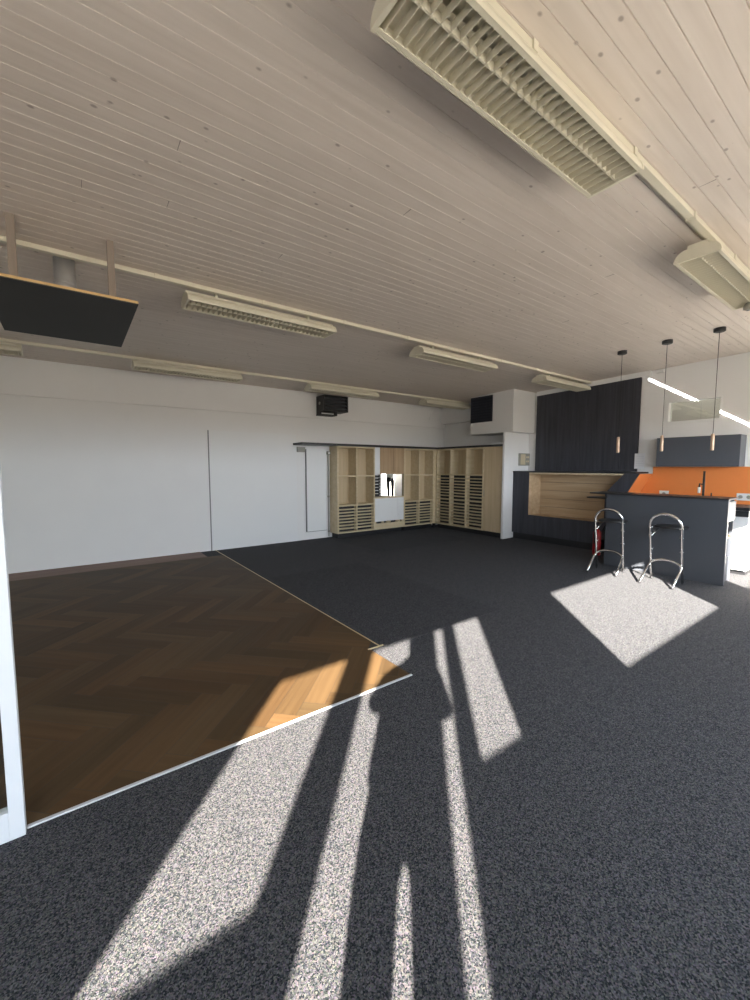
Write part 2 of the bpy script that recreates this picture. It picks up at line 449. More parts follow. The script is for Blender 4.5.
# board ceiling with real grooves, boards running along X
def ceiling():
    mb = MB(); pw = 0.0877; g = 0.0024; d = 0.006
    y = YW - .06; prof = []
    while y < YB + .1:
        prof += [(y + g, 0.0), (y + pw - g, 0.0), (y + pw, d)]
        y += pw
    x0, x1 = XL - .1, XK + .2
    vs = []
    for (yy, dz) in prof:
        z = ceil_z(yy) + dz
        vs += [(x0, yy, z), (x1, yy, z)]
    fs = [(2 * i, 2 * i + 1, 2 * i + 3, 2 * i + 2) for i in range(len(prof) - 1)]
    n = len(vs)
    ya, yb = prof[0][0], prof[-1][0]
    vs += [(x0, ya, ceil_z(ya) + .12), (x1, ya, ceil_z(ya) + .12), (x0, yb, ceil_z(yb) + .12), (x1, yb, ceil_z(yb) + .12)]
    m = len(prof) - 1
    fs += [(n, n + 2, n + 3, n + 1), (0, n, n + 1, 1), (2 * m, 2 * m + 1, n + 3, n + 2)]
    mb.add(vs, fs)
    struct('ceiling', mb, PINE)
    # butt joints between board ends
    jb = MB()
    yy = YW - .06; k = 0
    while yy < YB:
        for _ in range(random.choice((0, 1))):
            x = random.uniform(XL, XK)
            z = ceil_z(yy + pw / 2)
            jb.box(x, x + .0035, yy + g, yy + pw - g, z - .0012, z + .006)
        yy += pw
    struct('trim_7', jb, mat('board_joint', (0.32, 0.28, 0.245), 0.9))
ceiling()

# dark board panelling above the ledge, white cornice over it
mb = MB(); y = 3.095; pw = 0.0985
while y < 5.04:
    y2 = min(y + pw - .003, 5.06); z1 = ceil_z((y + y2) / 2) - .075
    mb.box(7.955, 8.0, y, y2, 1.42, z1); y += pw
mb.box(7.965, 8.0, 3.095, 5.06, 1.42, ceil_z(5.06) - .08)
struct('wall_panelling', mb, DARKW)
za, zb = ceil_z(5.06), ceil_z(3.06)
struct('trim_8', MB().prism([(7.94, 5.06, za - .085), (7.94, 5.06, za), (7.94, 2.95, ceil_z(2.95)), (7.94, 2.95, ceil_z(2.95) - .085)], (.06, 0, 0)), WALL)

# flush wall board with a dark seam on the back wall
struct('trim_9', MB().box(1.95, 3.62, YB - .012, YB, 0.0, 2.145), BOARD)
struct('trim_10', MB().box(1.932, 1.95, YB - .010, YB, 0.0, 2.145), SEAM)

# ------------------------------------------------------------------ glazed partition at the left
t = thing('glazed_partition', (-0.25, 2.13, 0), 'white framed glass partition at the front edge of the parquet', 'partition')
B = t.location
f = Off(B)
f.box(-0.275, -0.226, 2.105, 2.150, 0, 2.1)
f.box(-2.35, -2.30, 2.105, 2.150, 0, 2.1)
f.box(-2.30, -0.275, 2.105, 2.150, 0, 0.12); f.box(-2.30, -0.275, 2.105, 2.150, 2.02, 2.1)
f.build('frame', mat('frame_white', (0.60, 0.61, 0.62), 0.5), t, 0.002)
Off(B).box(-2.30, -0.275, 2.124, 2.130, 0.12, 2.02).build('glass_pane', GLASS, t)

# ------------------------------------------------------------------ ceiling lights
LLEN = 1.5; LW = 0.135; LH = 0.102
def profile(s=1.0):
    """half section of the fitting: bulged sides from the lip up to the narrow spine"""
    h = [(LW, 0.0), (LW + .002, .014)]
    for k in range(1, 7):
        a = k / 6 * math.pi / 2
        h.append((LW - (LW - .058) * (1 - math.cos(a)), .014 + .066 * math.sin(a)))
    h += [(.058, .090), (.058, LH)]
    return h
def make_light():
    t = thing('ceiling_light', (0, 0, 0), None, 'ceiling light', 'cream louvred ceiling lights in three rows')
    p = profile(); mb = MB()
    ring = [(y, z) for y, z in p] + [(-y, z) for y, z in reversed(p)]
    th = .004
    ringi = [(y - th if y > 0 else y + th, min(z, LH - th)) for y, z in ring]
    n = len(ring); x0, x1 = 0.02, LLEN - 0.02
    vs = [(x, *q) for x in (x0, x1) for q in ring] + [(x, *q) for x in (x0, x1) for q in ringi]
    fs = []
    for i in range(n - 1):
        fs.append((i, i + 1, n + i + 1, n + i)); fs.append((2 * n + i, 3 * n + i, 3 * n + i + 1, 2 * n + i + 1))
    fs += [(0, n, 3 * n, 2 * n), (n - 1, 3 * n - 1, 4 * n - 1, 2 * n - 1)]
    mb.add(vs, fs)
    mb.build('housing', CREAM, t)
    for x in (0.004, LLEN - 0.022):
        c = MB(); pp = [(x, y * 1.03, z) for y, z in ring]
        c.prism(pp, (0.018, 0, 0)); c.build('end_cap', CREAM, t, 0.002)
    lv = MB(); m = 31
    for i in range(m):
        x = 0.045 + (LLEN - 0.09) * i / (m - 1)
        hw = LW - .008
        lv.prism([(x, -hw, .003), (x, hw, .003), (x, hw, .036), (x, -hw, .036)], (.0026, 0, 0))
    lv.box(.03, LLEN - .03, -.018, -.010, .006, .036)
    lv.build('louver', LOUV, t)
    rf = MB()
    for ya, yb in ((-LW + .006, -.062), (-.040, -.018), (.004, LW - .006)):
        rf.box(.025, LLEN - .025, ya, yb, .040, .042)
    rf.build('reflector', LOUV, t)
    for y in (-.085, .085):
        MB().box(0.02, LLEN - .02, y + (.03 if y > 0 else -.045), y + (.045 if y > 0 else -.03), .001, .007).build('lip', CREAM, t)
        MB().cyl((.05, y * .85, .068), (LLEN - .05, y * .85, .068), .013).build('tube', TUBE, t)
    for x in (.28, LLEN - .28):
        MB().box(x - .012, x + .012, -.022, .022, LH, LH + .108).build('hanger', CREAM, t)
    return t
rows = [('A', 1.10, 2.985, [(0.885, 'largest cream louvred ceiling light, overhead at the top of the photo'),
                             (3.64, 'cream louvred ceiling light at the right edge, above the bar pendants')]),
        ('B', 4.05, 2.945, [(0.865, 'louvred cream ceiling light right of the black hung board'),
                            (3.63, 'cream ceiling light of the middle row, above and left of the white boxing'),
                            (6.40, 'cream ceiling light in front of the dark wall panelling')]),
        ('C', 6.70, 2.875, [(-1.93, 'cream ceiling light cut off by the left edge under the black hung board'),
                            (0.73, 'long cream ceiling light high on the back wall, left of the black heater'),
                            (3.43, 'cream ceiling light directly above the black wall heater'),
                            (6.20, 'small far cream ceiling light next to the dark vent grille')])]
first = make_light(); used = False
for rn, y, zb, items in rows:
    for x, lab in items:
        o = first if not used else copy_tree(first)
        used = True
        o.location = (x, y, zb); o['label'] = lab
    zc = ceil_z(y)
    xa, xb = (XL, XK) if rn != 'C' else (XL, XW - .14)
    t = thing('cable_trunking', (xa, y - .03, zc), {'A': 'cream trunking strip along the overhead ceiling light at top right',
              'B': 'cream trunking strip crossing above the black hung board', 'C': 'cream trunking strip along the back row of ceiling lights'}[rn], 'cable trunking', 'trunking strips under the ceiling')
    B = t.location
    yt = y - (.10 if rn == 'B' else .03)
    Off(B).box(xa, xb, yt - .022, yt + .022, zc - .036, zc - .001).build('channel', CREAM, t, 0.002)
    Off(B).box(xa, xb, yt + .030, yt + .042, zc - .020, zc - .001).build('cable', CREAM, t)
    x = -0.3
    while x < xb:
        Off(B).box(x, x + .03, yt - .030, yt + .030, zc - .040, zc - .0005).build('clip', CREAM, t)
        x += 0.92

# ------------------------------------------------------------------ black board hung from the ceiling and the flue
zb = 2.58
t = thing('hung_ceiling_board', (0.0, 3.9, zb), 'black square board hung below the ceiling on brown posts', 'hanging board')
B = t.location
bx = (-0.385, 0.405, 3.22, 4.43)
Off(B).box(*bx, zb, zb + .006).build('panel', BLACKB, t)
Off(B).box(bx[0], bx[1], bx[2], bx[3], zb + .006, zb + .022).build('plywood', PLYE, t)
for x in (0.290, -0.250):
    Off(B).box(x - .022, x + .022, 3.59, 3.63, zb + .022, ceil_z(3.61) + .004).build('post', POSTW, t, 0.002)
    Off(B).box(x - .03, x + .03, 4.25, 4.29, zb + .022, zb + .20).build('bracket', BLACK, t, 0.002)
t = thing('flue_pipe', (0.02, 4.09, 2.60), 'grey metal flue pipe between ceiling and black board', 'pipe')
B = t.location
Off(B).cyl((0.02, 4.09, 2.6025), (0.02, 4.09, ceil_z(4.09) + .006), 0.069, 32).build('duct', DUCT, t)
for z in (2.66, 2.90): Off(B).lathe((0.02, 4.09, z), [(.070, 0), (.073, .006), (.073, .016), (.070, .022)], 32).build('seam_ring', DUCT, t)

# ------------------------------------------------------------------ heater on the back wall
t = thing('wall_heater', (4.35, 7.55, 2.6), 'black slatted heater box high on the back wall under a ceiling light', 'heater')
B = t.location
c = Off(B); x0, x1, y0, y1, z0, z1 = 4.07, 4.63, 7.24, 7.565, 2.62, 2.93
c.box(x0, x1, y1 - .02, y1, z0, z1); c.box(x0, x0 + .02, y0, y1, z0, z1); c.box(x1 - .02, x1, y0, y1, z0, z1)
c.box(x0, x1, y0, y1, z1 - .02, z1); c.box(x0, x1, y0, y1, z0, z0 + .02); c.box(x0 + .02, x1 - .02, y0 + .08, y0 + .1, z0, z1)
c.build('casing', BLACK, t, 0.003)
for k in range(4):
    z = z0 + .045 + k * .068
    Off(B).prism([(x0 + .02, y0 + .002, z), (x0 + .02, y0 + .07, z + .035), (x0 + .02, y0 + .07, z + .043), (x0 + .02, y0 + .002, z + .008)], (x1 - x0 - .04, 0, 0)).build('slat', DARK, t)
Off(B).cyl((x0 - .012, 7.42, 2.78), (x0 + .01, 7.42, 2.78), .03).build('knob', GREYP, t)
Off(B).box(x0 - .01, x0 + .36, y0 + .10, y1, z0 - .075, z0 - .055).build('bracket_shelf', BLACK, t)
Off(B).box(x0 + .30, x0 + .36, y0 + .10, y0 + .14, z0 - .075, z0).build('bracket_foot', BLACK, t)
Off(B).box(x0 + .0, x0 + .02, y0 + .15, y1, z0 - .075, z0).build('bracket_side', BLACK, t)

# ------------------------------------------------------------------ vent grille, strut
t = thing('vent_grille', (7.23, 5.92, 2.75), 'dark navy louvre grille on the white boxing near the ceiling', 'vent')
B = t.location
gy0, gy1, gz0, gz1 = 5.63, 6.205, 2.47, 3.02
NAVY = mat('navy_metal', (0.018, 0.022, 0.035), 0.5)
g = Off(B); g.box(7.205, 7.23, gy0, gy1, gz0, gz0 + .02); g.box(7.205, 7.23, gy0, gy1, gz1 - .02, gz1)
g.box(7.205, 7.23, gy0, gy0 + .02, gz0, gz1); g.box(7.205, 7.23, gy1 - .02, gy1, gz0, gz1); g.box(7.226, 7.2295, gy0, gy1, gz0, gz1)
g.build('frame', NAVY, t)
for k in range(9):
    z = gz0 + .03 + k * .057
    Off(B).prism([(7.208, gy0 + .02, z), (7.226, gy0 + .02, z + .034), (7.226, gy0 + .02, z + .040), (7.208, gy0 + .02, z + .006)], (0, gy1 - gy0 - .04, 0)).build('slat', NAVY, t)
o = MB().tube([(7.22, 7.562, 2.66), (7.36, 7.562, 2.93)], .010).build('wall_strut', WHITE)
tag(o, 'thin white diagonal strut in the corner under the far ceiling light', 'strut')

# ------------------------------------------------------------------ sliding panel at the back wall with its pipe
t = thing('wall_panel', (4.0, YB, 0.17), 'tall white flat wall panel left of the wooden lockers', 'panel')
B = t.location
Off(B).box(3.83, 4.30, YB - .035, YB - .012, 0.17, 1.87).build('board', BOARD, t, 0.002)
Off(B).box(3.812, 3.832, YB - .036, YB - .0125, 0.17, 1.86).build('edge_strip', SEAM, t)
Off(B).box(3.83, 4.30, YB - .034, YB - .0125, 0.160, 0.170).build('bottom_edge', SEAM, t)
Off(B).box(3.63, 3.80, YB - .05, YB - .0005, 1.80, 1.90).build('bracket', GREYP, t, 0.004)
t = thing('heating_pipe', (4.33, YB - .045, 0.02), 'thin vertical pipe with valve between white wall panel and lockers', 'pipe')
B = t.location
Off(B).cyl((4.33, YB - .045, 0.03), (4.33, YB - .045, 1.82), .010).build('tube', GREYP, t)
for z in (0.12, 0.86): Off(B).lathe((4.33, YB - .045, z), [(.012, 0), (.020, .008), (.020, .03), (.012, .038)], 16).build('joint', GREYP, t)
Off(B).box(4.295, 4.365, YB - .085, YB - .002, 1.76, 1.83).build('valve', GREYP, t, 0.006)
Off(B).box(4.31, 4.35, YB - .09, YB - .084, 1.775, 1.815).build('valve_cap', EYEW, t)

# ------------------------------------------------------------------ lockers
LB, LT = 0.105, 1.93
def locker_back(x0, x1, divs, label, y0=7.28, y1=7.59):
    t = thing('locker_unit', ((x0 + x1) / 2, y0, 0), label, 'locker shelf', 'pale plywood pigeonhole lockers')
    B = t.location; s = .036
    for nm, xa in (('side_panel', x0), ('side_panel', x1 - s)):
        Off(B).box(xa, xa + s, y0, y1, LB, LT).build(nm, BEECHE, t, .001)
    for xd in divs: Off(B).box(xd - .016, xd + .016, y0, y1 - .012, LB + .03, LT - .03).build('divider', BEECHE, t, .001)
    Off(B).box(x0 + s, x1 - s, y1 - .012, y1, LB, LT).build('back_panel', BEECH, t)
    Off(B).box(x0 + s, x1 - s, y0, y1 - .012, LT - .03, LT).build('top_panel', BEECHE, t)
    Off(B).box(x0 + s, x1 - s, y0, y1 - .012, LB, LB + .03).build('bottom_panel', BEECHE, t)
    Off(B).box(x0 + .05, x1 - .01, y0 + .07, y1, 0, LB).build('plinth', BLACK, t)
    edges = [x0 + s] + [v for d in divs for v in (d - .016, d + .016)] + [x1 - s]
    for a, b in zip(edges[::2], edges[1::2]):
        Off(B).box(a, b, y0 + .003, y1 - .012, 1.292, 1.322).build('shelf', BEECHE, t)
        Off(B).box(a, b, y0 + .003, y1 - .012, 0.672, 0.704).build('shelf', BEECHE, t)
        Off(B).box(a, b, y0 + .09, y0 + .10, LB + .03, 0.672).build('shade_backing', BLACK, t)  # black backing added to deepen the shade between the tray shelves
        for k in range(7):
            z = LB + .03 + (k + 1) * (0.672 - LB - .03) / 8
            Off(B).box(a, b, y0 + .006, y1 - .012, z - .012, z + .012).build('tray_shelf', BEECHE, t)
    return t
locker_back(4.385, 5.348, [4.868], 'two-bay pale wooden locker unit beside the white wall panel', y1=7.598)
locker_back(6.185, 7.15, [6.668], 'two-bay pale wooden locker unit in the corner right of the mirror', y1=7.598)

# niche between: base cabinet, hanging cupboard, mirror
t = thing('base_cabinet', (5.76, 7.28, 0), 'low white cabinet in the niche under the mirror', 'cabinet')
B = t.location
Off(B).box(5.352, 6.181, 7.30, 7.59, 0.28, 0.80).build('body', WHITE, t)
Off(B).box(5.352, 6.00, 7.285, 7.30, 0.285, 0.80).build('door', WHITE, t, .002)
Off(B).box(6.01, 6.181, 7.285, 7.30, 0.285, 0.80).build('door', WHITE, t, .002)
Off(B).box(5.352, 6.181, 7.28, 7.59, 0.80, 0.825).build('top_board', BEECHE, t)
Off(B).box(5.352, 6.181, 7.282, 7.59, LB, 0.235).build('base_board', BEECHE, t)
Off(B).box(5.352, 6.181, 7.34, 7.59, 0.235, 0.28).build('vent_gap', BLACK, t)
for xa in (5.352, 5.56, 5.70, 5.76, 5.98, 6.04, 6.14):
    Off(B).box(xa, xa + .035, 7.283, 7.34, 0.235, 0.28).build('spacer', BEECHE, t)
Off(B).box(5.352, 6.181, 7.36, 7.59, 0, LB).build('plinth', BLACK, t)
t = thing('wall_cupboard', (5.83, 7.28, 1.345), 'brown oak two-door cupboard hanging above the mirror', 'cupboard')
B = t.location
Off(B).box(5.49, 6.182, 7.30, 7.59, 1.345, LT).build('body', OAKD, t)
Off(B).box(5.49, 5.872, 7.282, 7.30, 1.347, LT).build('door', OAKD, t, .002)
Off(B).box(5.876, 6.182, 7.282, 7.30, 1.347, LT).build('door', OAKD, t, .002)
o = MB().box(5.350, 5.486, 7.284, 7.59, 1.345, LT).build('filler_panel', WHITE)
tag(o, 'narrow white filler panel left of the oak cupboard', 'panel')
t = thing('letter_rack', (5.47, 7.45, 0.825), 'dark stacked letter trays left of the mirror', 'letter tray rack')
B = t.location
Off(B).box(5.36, 5.375, 7.34, 7.58, .825, 1.34).build('side_panel', BEECH, t)
for k in range(7):
    z = .845 + k * .07
    Off(B).box(5.376, 5.53, 7.36, 7.565, z, z + .048).build('tray', BLACK, t)
Off(B).box(5.376, 5.56, 7.57, 7.588, .826, 1.34).build('back_panel', BEECH, t)
# standing mirror, turned towards the room
mc = Vector((5.885, 7.42, 0)); nrm = Vector((-0.6242, -0.7813, 0)).normalized(); tx = Vector((-nrm.y, nrm.x, 0))
t = thing('mirror', (mc.x, mc.y, 0.826), 'upright mirror in the locker niche reflecting the photographer', 'mirror')
B = t.location
ha = .272
cs = [mc - tx * ha + nrm * .012, mc + tx * ha + nrm * .012, mc + tx * ha + nrm * .003, mc - tx * ha + nrm * .003]
Off(B).prism([(p.x, p.y, .830) for p in cs], (0, 0, .510)).build('mirror_glass', MIRROR, t)
cs = [mc - tx * ha + nrm * .003, mc + tx * ha + nrm * .003, mc + tx * ha - nrm * .009, mc - tx * ha - nrm * .009]
Off(B).prism([(p.x, p.y, .826) for p in cs], (0, 0, .514)).build('backing_board', BEECH, t)

# lockers on the right wall
def locker_right():
    x0, x1 = 7.20, 7.47
    t = thing('locker_unit', (x0, 6.55, 0), 'three-bay pale wooden locker unit full of thin trays, on the right', 'locker shelf', 'pale plywood pigeonhole lockers')
    B = t.location
    ys = [7.275, 6.80, 6.312, 5.825]; s = .02
    Off(B).box(x0, x1, 7.222, 7.275, LB, LT).build('side_panel', BEECHE, t, .001)
    Off(B).box(x0, x1, ys[3] - .018, ys[3] + .018, LB, LT).build('side_panel', BEECHE, t, .001)
    for y in ys[1:3]: Off(B).box(x0, x1 - .012, y - s, y + s, LB + .03, LT - .03).build('divider', BEECHE, t, .001)
    Off(B).box(x1 - .012, x1, ys[3] + .018, 7.222, LB, LT).build('back_panel', BEECH, t)
    Off(B).box(x0, x1 - .012, ys[3] + .018, 7.222, LT - .03, LT).build('top_panel', BEECHE, t)
    Off(B).box(x0, x1 - .012, ys[3] + .018, 7.222, LB, LB + .03).build('bottom_panel', BEECHE, t)
    Off(B).box(x0 + .07, x1, ys[3] - .01, 7.26, 0, LB).build('plinth', BLACK, t)
    for a, b in ((ys[1] + s, 7.222), (ys[2] + s, ys[1] - s), (ys[3] + .018, ys[2] - s)):
        Off(B).box(x0 + .12, x0 + .13, a, b, LB + .03, 1.304).build('shade_backing', BLACK, t)  # black sheet put in for the shade behind the trays
        for z in (1.318, 0.728):
            Off(B).box(x0 + .003, x1 - .012, a, b, z - .014, z + .014).build('shelf', BEECHE, t)
        for k in range(7):
            z = 0.742 + (k + 1) * (1.304 - 0.742) / 8
            Off(B).box(x0 + .006, x1 - .012, a, b, z - .011, z + .011).build('tray_shelf', BEECHE, t)
        for k in range(7):
            z = LB + .03 + (k + 1) * (0.714 - LB - .03) / 8
            Off(B).box(x0 + .006, x1 - .012, a, b, z - .011, z + .011).build('tray_shelf', BEECHE, t)
locker_right()
t = thing('corner_filler', (7.18, 7.3, 0.1), 'pale wooden corner post where the two locker runs meet', 'panel')
B = t.location
Off(B).box(7.152, 7.245, 7.28, 7.34, LB, LT).build('post', BEECHE, t)
Off(B).box(7.17, 7.24, 7.30, 7.34, 0, LB).build('plinth', BLACK, t)
t = thing('tall_cabinet', (7.2, 5.63, 0), 'tall pale wooden cabinet with one plain door beside the column', 'cabinet')
B = t.location
Off(B).box(7.225, 7.79, 5.306, 5.806, LB, LT).build('body', BEECH, t)
Off(B).box(7.205, 7.223, 5.308, 5.804, LB + .005, LT).build('door', BEECH, t, .002)
Off(B).cyl((7.195, 5.785, .86), (7.195, 5.785, 1.00), .006).build('handle', GREYP, t)
Off(B).box(7.26, 7.79, 5.31, 5.806, 0, LB).build('plinth', BLACK, t)
# black top boards
t = thing('locker_top_board', (5.4, 7.4, LT), 'black board running along the top of the lockers', 'shelf')
B = t.location
Off(B).box(3.55, 7.19, 7.20, YB - .001, LT + .002, LT + .045).build('board', BLACKTOP, t, .002)
Off(B).box(7.19, XW - .001, 5.305, YB - .001, LT + .002, LT + .045).build('board', BLACKTOP, t, .002)
o = MB().box(7.22, 7.26, 5.32, 5.62, LT + .047, LT + .085).build('cable_duct', WHITE, None, .003)
tag(o, 'short white strip lying on the black locker top by the column', 'strip')

# intercom on the column
t = thing('wall_control', (7.86, 5.25, 1.66), 'beige and grey control box on the white column', 'control panel')
B = t.location
Off(B).box(7.63, 8.0, 5.215, 5.249, 1.53, 1.79).build('back_plate', GREYP, t, .004)
Off(B).box(7.66, 7.82, 5.200, 5.214, 1.55, 1.77).build('cover', BEIGE, t, .004)
for k in range(4):
    Off(B).box(7.86 + .06 * (k % 2), 7.90 + .06 * (k % 2), 5.206, 5.214, 1.60 + .09 * (k // 2), 1.64 + .09 * (k // 2)).build('button', BEIGE, t)

# ------------------------------------------------------------------ dark ledge unit with the oak niche
BX = 7.45
t = thing('ledge_unit', (BX, 4.2, 0), 'dark stained counter-high ledge unit with a wide oak niche', 'built-in unit')
B = t.location
YL = 5.236
def slant(z): return 2.83 + (1.43 - z) * 0.545           # the raked right-hand end
ZKN = 1.048                                              # the niche end is upright below this height, raked above
def nslant(z): return 3.068 + (1.40 - max(z, ZKN)) * 0.87
NZ0, NZ1 = .525, 1.357
Off(B).prism([(BX, YL, .13), (BX, 4.86, .13), (BX, 4.86, 1.39), (BX, YL, 1.39)], (.03, 0, 0)).build('front_panel', DARKW, t)
Off(B).prism([(BX, 4.86, .13), (BX, slant(.13), .13), (BX, slant(NZ0), NZ0), (BX, 4.86, NZ0)], (.03, 0, 0)).build('front_panel', DARKW, t)
Off(B).prism([(BX, nslant(NZ0), NZ0), (BX, slant(NZ0), NZ0), (BX, slant(1.39), 1.39), (BX, nslant(1.39), 1.39), (BX, nslant(ZKN), ZKN)], (.03, 0, 0)).build('raked_panel', DARKW, t)
Off(B).prism([(BX, 4.86, NZ1), (BX, nslant(NZ1), NZ1), (BX, nslant(1.39), 1.39), (BX, 4.86, 1.39)], (.03, 0, 0)).build('top_rail', BEECHE, t)
Off(B).box(BX - .012, XK - .046, slant(1.39) + .05, YL, 1.39, 1.418).build('top_board', BLACKTOP, t, .002)
Off(B).box(BX + .05, XK - .002, 3.55, YL, 0, .13).build('plinth', BLACK, t)
nb = Off(B)
zz = NZ0
while zz < NZ1 - .02:
    z2 = min(zz + .164, NZ1)
    nb.prism([(7.80, 4.83, zz + .003), (7.80, nslant(zz + .003), zz + .003), (7.80, nslant(z2), z2), (7.80, 4.83, z2)], (.02, 0, 0)); zz += .1664
nb.build('niche_back', NICHE, t)
Off(B).prism([(7.821, 4.83, NZ0), (7.821, nslant(NZ0), NZ0), (7.821, nslant(ZKN), ZKN), (7.821, nslant(NZ1), NZ1), (7.821, 4.83, NZ1)], (.01, 0, 0)).build('niche_backing', BLACK, t)
Off(B).prism([(BX + .004, 4.858, NZ0), (7.80, 4.82, NZ0), (7.80, 4.82, NZ1), (BX + .004, 4.858, NZ1)], (0, .02, 0)).build('niche_side', NICHE, t)
ns_ = Off(B)
for za, zb in ((NZ0, ZKN), (ZKN, NZ1)):
    ns_.prism([(BX + .031, nslant(za), za), (BX + .031, nslant(zb), zb), (7.80, nslant(zb), zb), (7.80, nslant(za), za)], (0, -.015, 0))
ns_.build('niche_side', NICHE, t)
Off(B).box(BX + .004, 7.80, nslant(NZ0) - .01, 4.858, NZ0 - .02, NZ0).build('niche_floor', NICHE, t)
Off(B).box(BX + .004, 7.80, nslant(NZ1), 4.858, NZ1, NZ1 + .02).build('niche_ceiling', NICHE, t)
Off(B).prism([(BX + .03, slant(.93), .93), (XK - .003, slant(.93), .93), (XK - .003, slant(1.385), 1.385), (BX + .03, slant(1.385), 1.385)], (0, .012, 0)).build('end_panel', ORANGE, t)['label'] = 'orange raked end panel'

# paper notice hung on the panelling edge
t = thing('paper_notice', (7.95, 3.06, 1.47), 'white printed paper sheet hanging at the edge of the dark panelling', 'paper')
B = t.location
Off(B).box(7.950, 7.954, 2.97, 3.13, 1.47, 1.735).build('sheet', PAPER, t)
for k in range(5):
    Off(B).box(7.9490, 7.9502, 2.99, 3.11, 1.52 + k * .04, 1.524 + k * .04).build('text_line', INK, t)

# ------------------------------------------------------------------ kitchen run on the right wall
t = thing('kitchen_counter', (7.4, 2.2, 0), 'white base cabinets with black worktop along the right wall', 'kitchen counter')
B = t.location
Off(B).box(7.42, XK - .003, 1.46, 3.00, .06, .90).build('carcass', WHITE, t)
for k in range(3):
    ya = 1.463 + k * .512
    Off(B).box(7.40, 7.418, ya, ya + .506, .07, .80).build('door', WHITE, t, .002)
    Off(B).box(7.402, 7.419, ya, ya + .506, .815, .895).build('drawer', BLACKTOP, t, .002)
Off(B).box(7.46, XK - .003, 1.47, 3.0, 0, .06).build('plinth', BLACK, t)
Off(B).box(7.38, XK - .003, 1.45, 3.07, .90, .945).build('worktop', BLACKTOP, t, .003)
o = MB().prism([(XK - .012, 1.20, .946), (XK - .012, slant(.946) - .004, .946), (XK - .012, slant(1.385) - .004, 1.385), (XK - .012, slant(1.385) - .004, 1.505), (XK - .012, 1.20, 1.505)], (.011, 0, 0)).build('splashback', ORANGE)
tag(o, 'glossy orange splashback panel between worktop and wall cupboard', 'splashback')
t = thing('kitchen_wall_cupboard', (7.7, 2.19, 1.51), 'anthracite grey wall cupboard above the orange splashback', 'cupboard')
B = t.location
Off(B).box(7.72, XK - .001, 1.665, 2.712, 1.508, 1.968).build('body', DARK2, t, .002)
Off(B).box(7.70, 7.719, 1.665, 2.712, 1.508, 1.968).build('flap_door', DARK2, t, .002)
for q, (ya, yb, za, zb, lab) in enumerate(((2.60, 2.735, 1.0, 1.105, 'white power socket on the orange splashback left of the tap'),
                            (1.545, 1.73, 1.005, 1.11, 'white double power socket on the orange splashback at the right edge'))):
    t = thing('power_socket', (XK - .012, (ya + yb) / 2, za), lab, 'socket', 'sockets on the splashback')
    B = t.location
    Off(B).box(XK - .022, XK - .012, ya, yb, za, zb).build('face_plate', SOCK, t, .002)
    n = 1 if q == 0 else 2
    for k in range(n):
        yc = ya + (yb - ya) * (k + .5) / n
        Off(B).cyl((XK - .0235, yc, (za + zb) / 2), (XK - .0215, yc, (za + zb) / 2), .026).build('socket_well', GREYP, t)
t = thing('kitchen_tap', (7.55, 2.02, .945), 'tall black kitchen tap with spring hose in front of orange splashback', 'tap')
B = t.location
x, y = 7.55, 2.02
Off(B).lathe((x, y, .945), [(.028, 0), (.028, .012), (.02, .018)], 20).build('base', BLACK, t)
Off(B).cyl((x, y, .96), (x, y, 1.44), .015).build('column', BLACK, t)
Off(B).tube([(x, y, 1.24), (x, y + .05, 1.25), (x, y + .052, 1.20)], .011).build('hose', BLACK, t)
Off(B).cyl((x, y + .052, 1.11), (x, y + .052, 1.20), .018).build('spray_head', SOCK, t)
Off(B).tube([(x, y - .01, 1.05), (x, y - .10, 1.05)], .012).build('lever', BLACK, t)
Off(B).box(x - .006, x + .006, y - .105, y - .09, 1.05, 1.12).build('lever_tip', BLACK, t)

# ------------------------------------------------------------------ breakfast bar
WHITE_SHADED = mat('shaded_white_front', (0.12, 0.12, 0.125), 0.5)  # white drawer front with its shade put into the colour
t = thing('breakfast_bar', (6.65, 2.2, 0), 'anthracite breakfast bar island with thin dark top', 'bar counter')
B = t.location
FX = 6.55
Off(B).box(FX, FX + .05, 1.49, 2.94, 0.0, 1.085).build('front_panel', DARK, t, .003)
Off(B).box(FX - .015, 7.0, 1.485, 3.19, 1.085, 1.105).build('top_board', BLACKTOP, t, .002)
Off(B).box(FX + .1, 6.95, 2.94, 3.29, 1.005, 1.025).build('side_shelf', BLACKTOP, t, .002)
Off(B).box(FX + .05, 6.95, 2.89, 2.94, 0.0, 1.085).build('end_panel', DARK, t, .002)
Off(B).box(6.93, 6.95, 1.52, 2.89, 0.0, 1.085).build('back_panel', DARK, t)
Off(B).box(FX + .05, 6.93, 2.10, 2.12, 0.30, 1.085).build('inner_panel', WHITE, t)
Off(B).box(FX + .05, 6.93, 1.52, 2.10, 0.80, .82).build('drawer_bottom', WHITE, t)
Off(B).box(FX + .05, 6.93, 1.50, 1.52, 0.82, 1.06).build('drawer_front', WHITE_SHADED, t, .002)
Off(B).box(FX + .05, 6.93, 1.515, 2.10, 0.585, .61).build('shelf', NICHE, t)
Off(B).box(FX + .05, 6.93, 1.54, 2.10, 0.0, .32).build('base_box', DARK, t)
Off(B).box(FX + .05, 6.93, 1.86, 1.88, .32, .585).build('recess_back', NICHE, t)

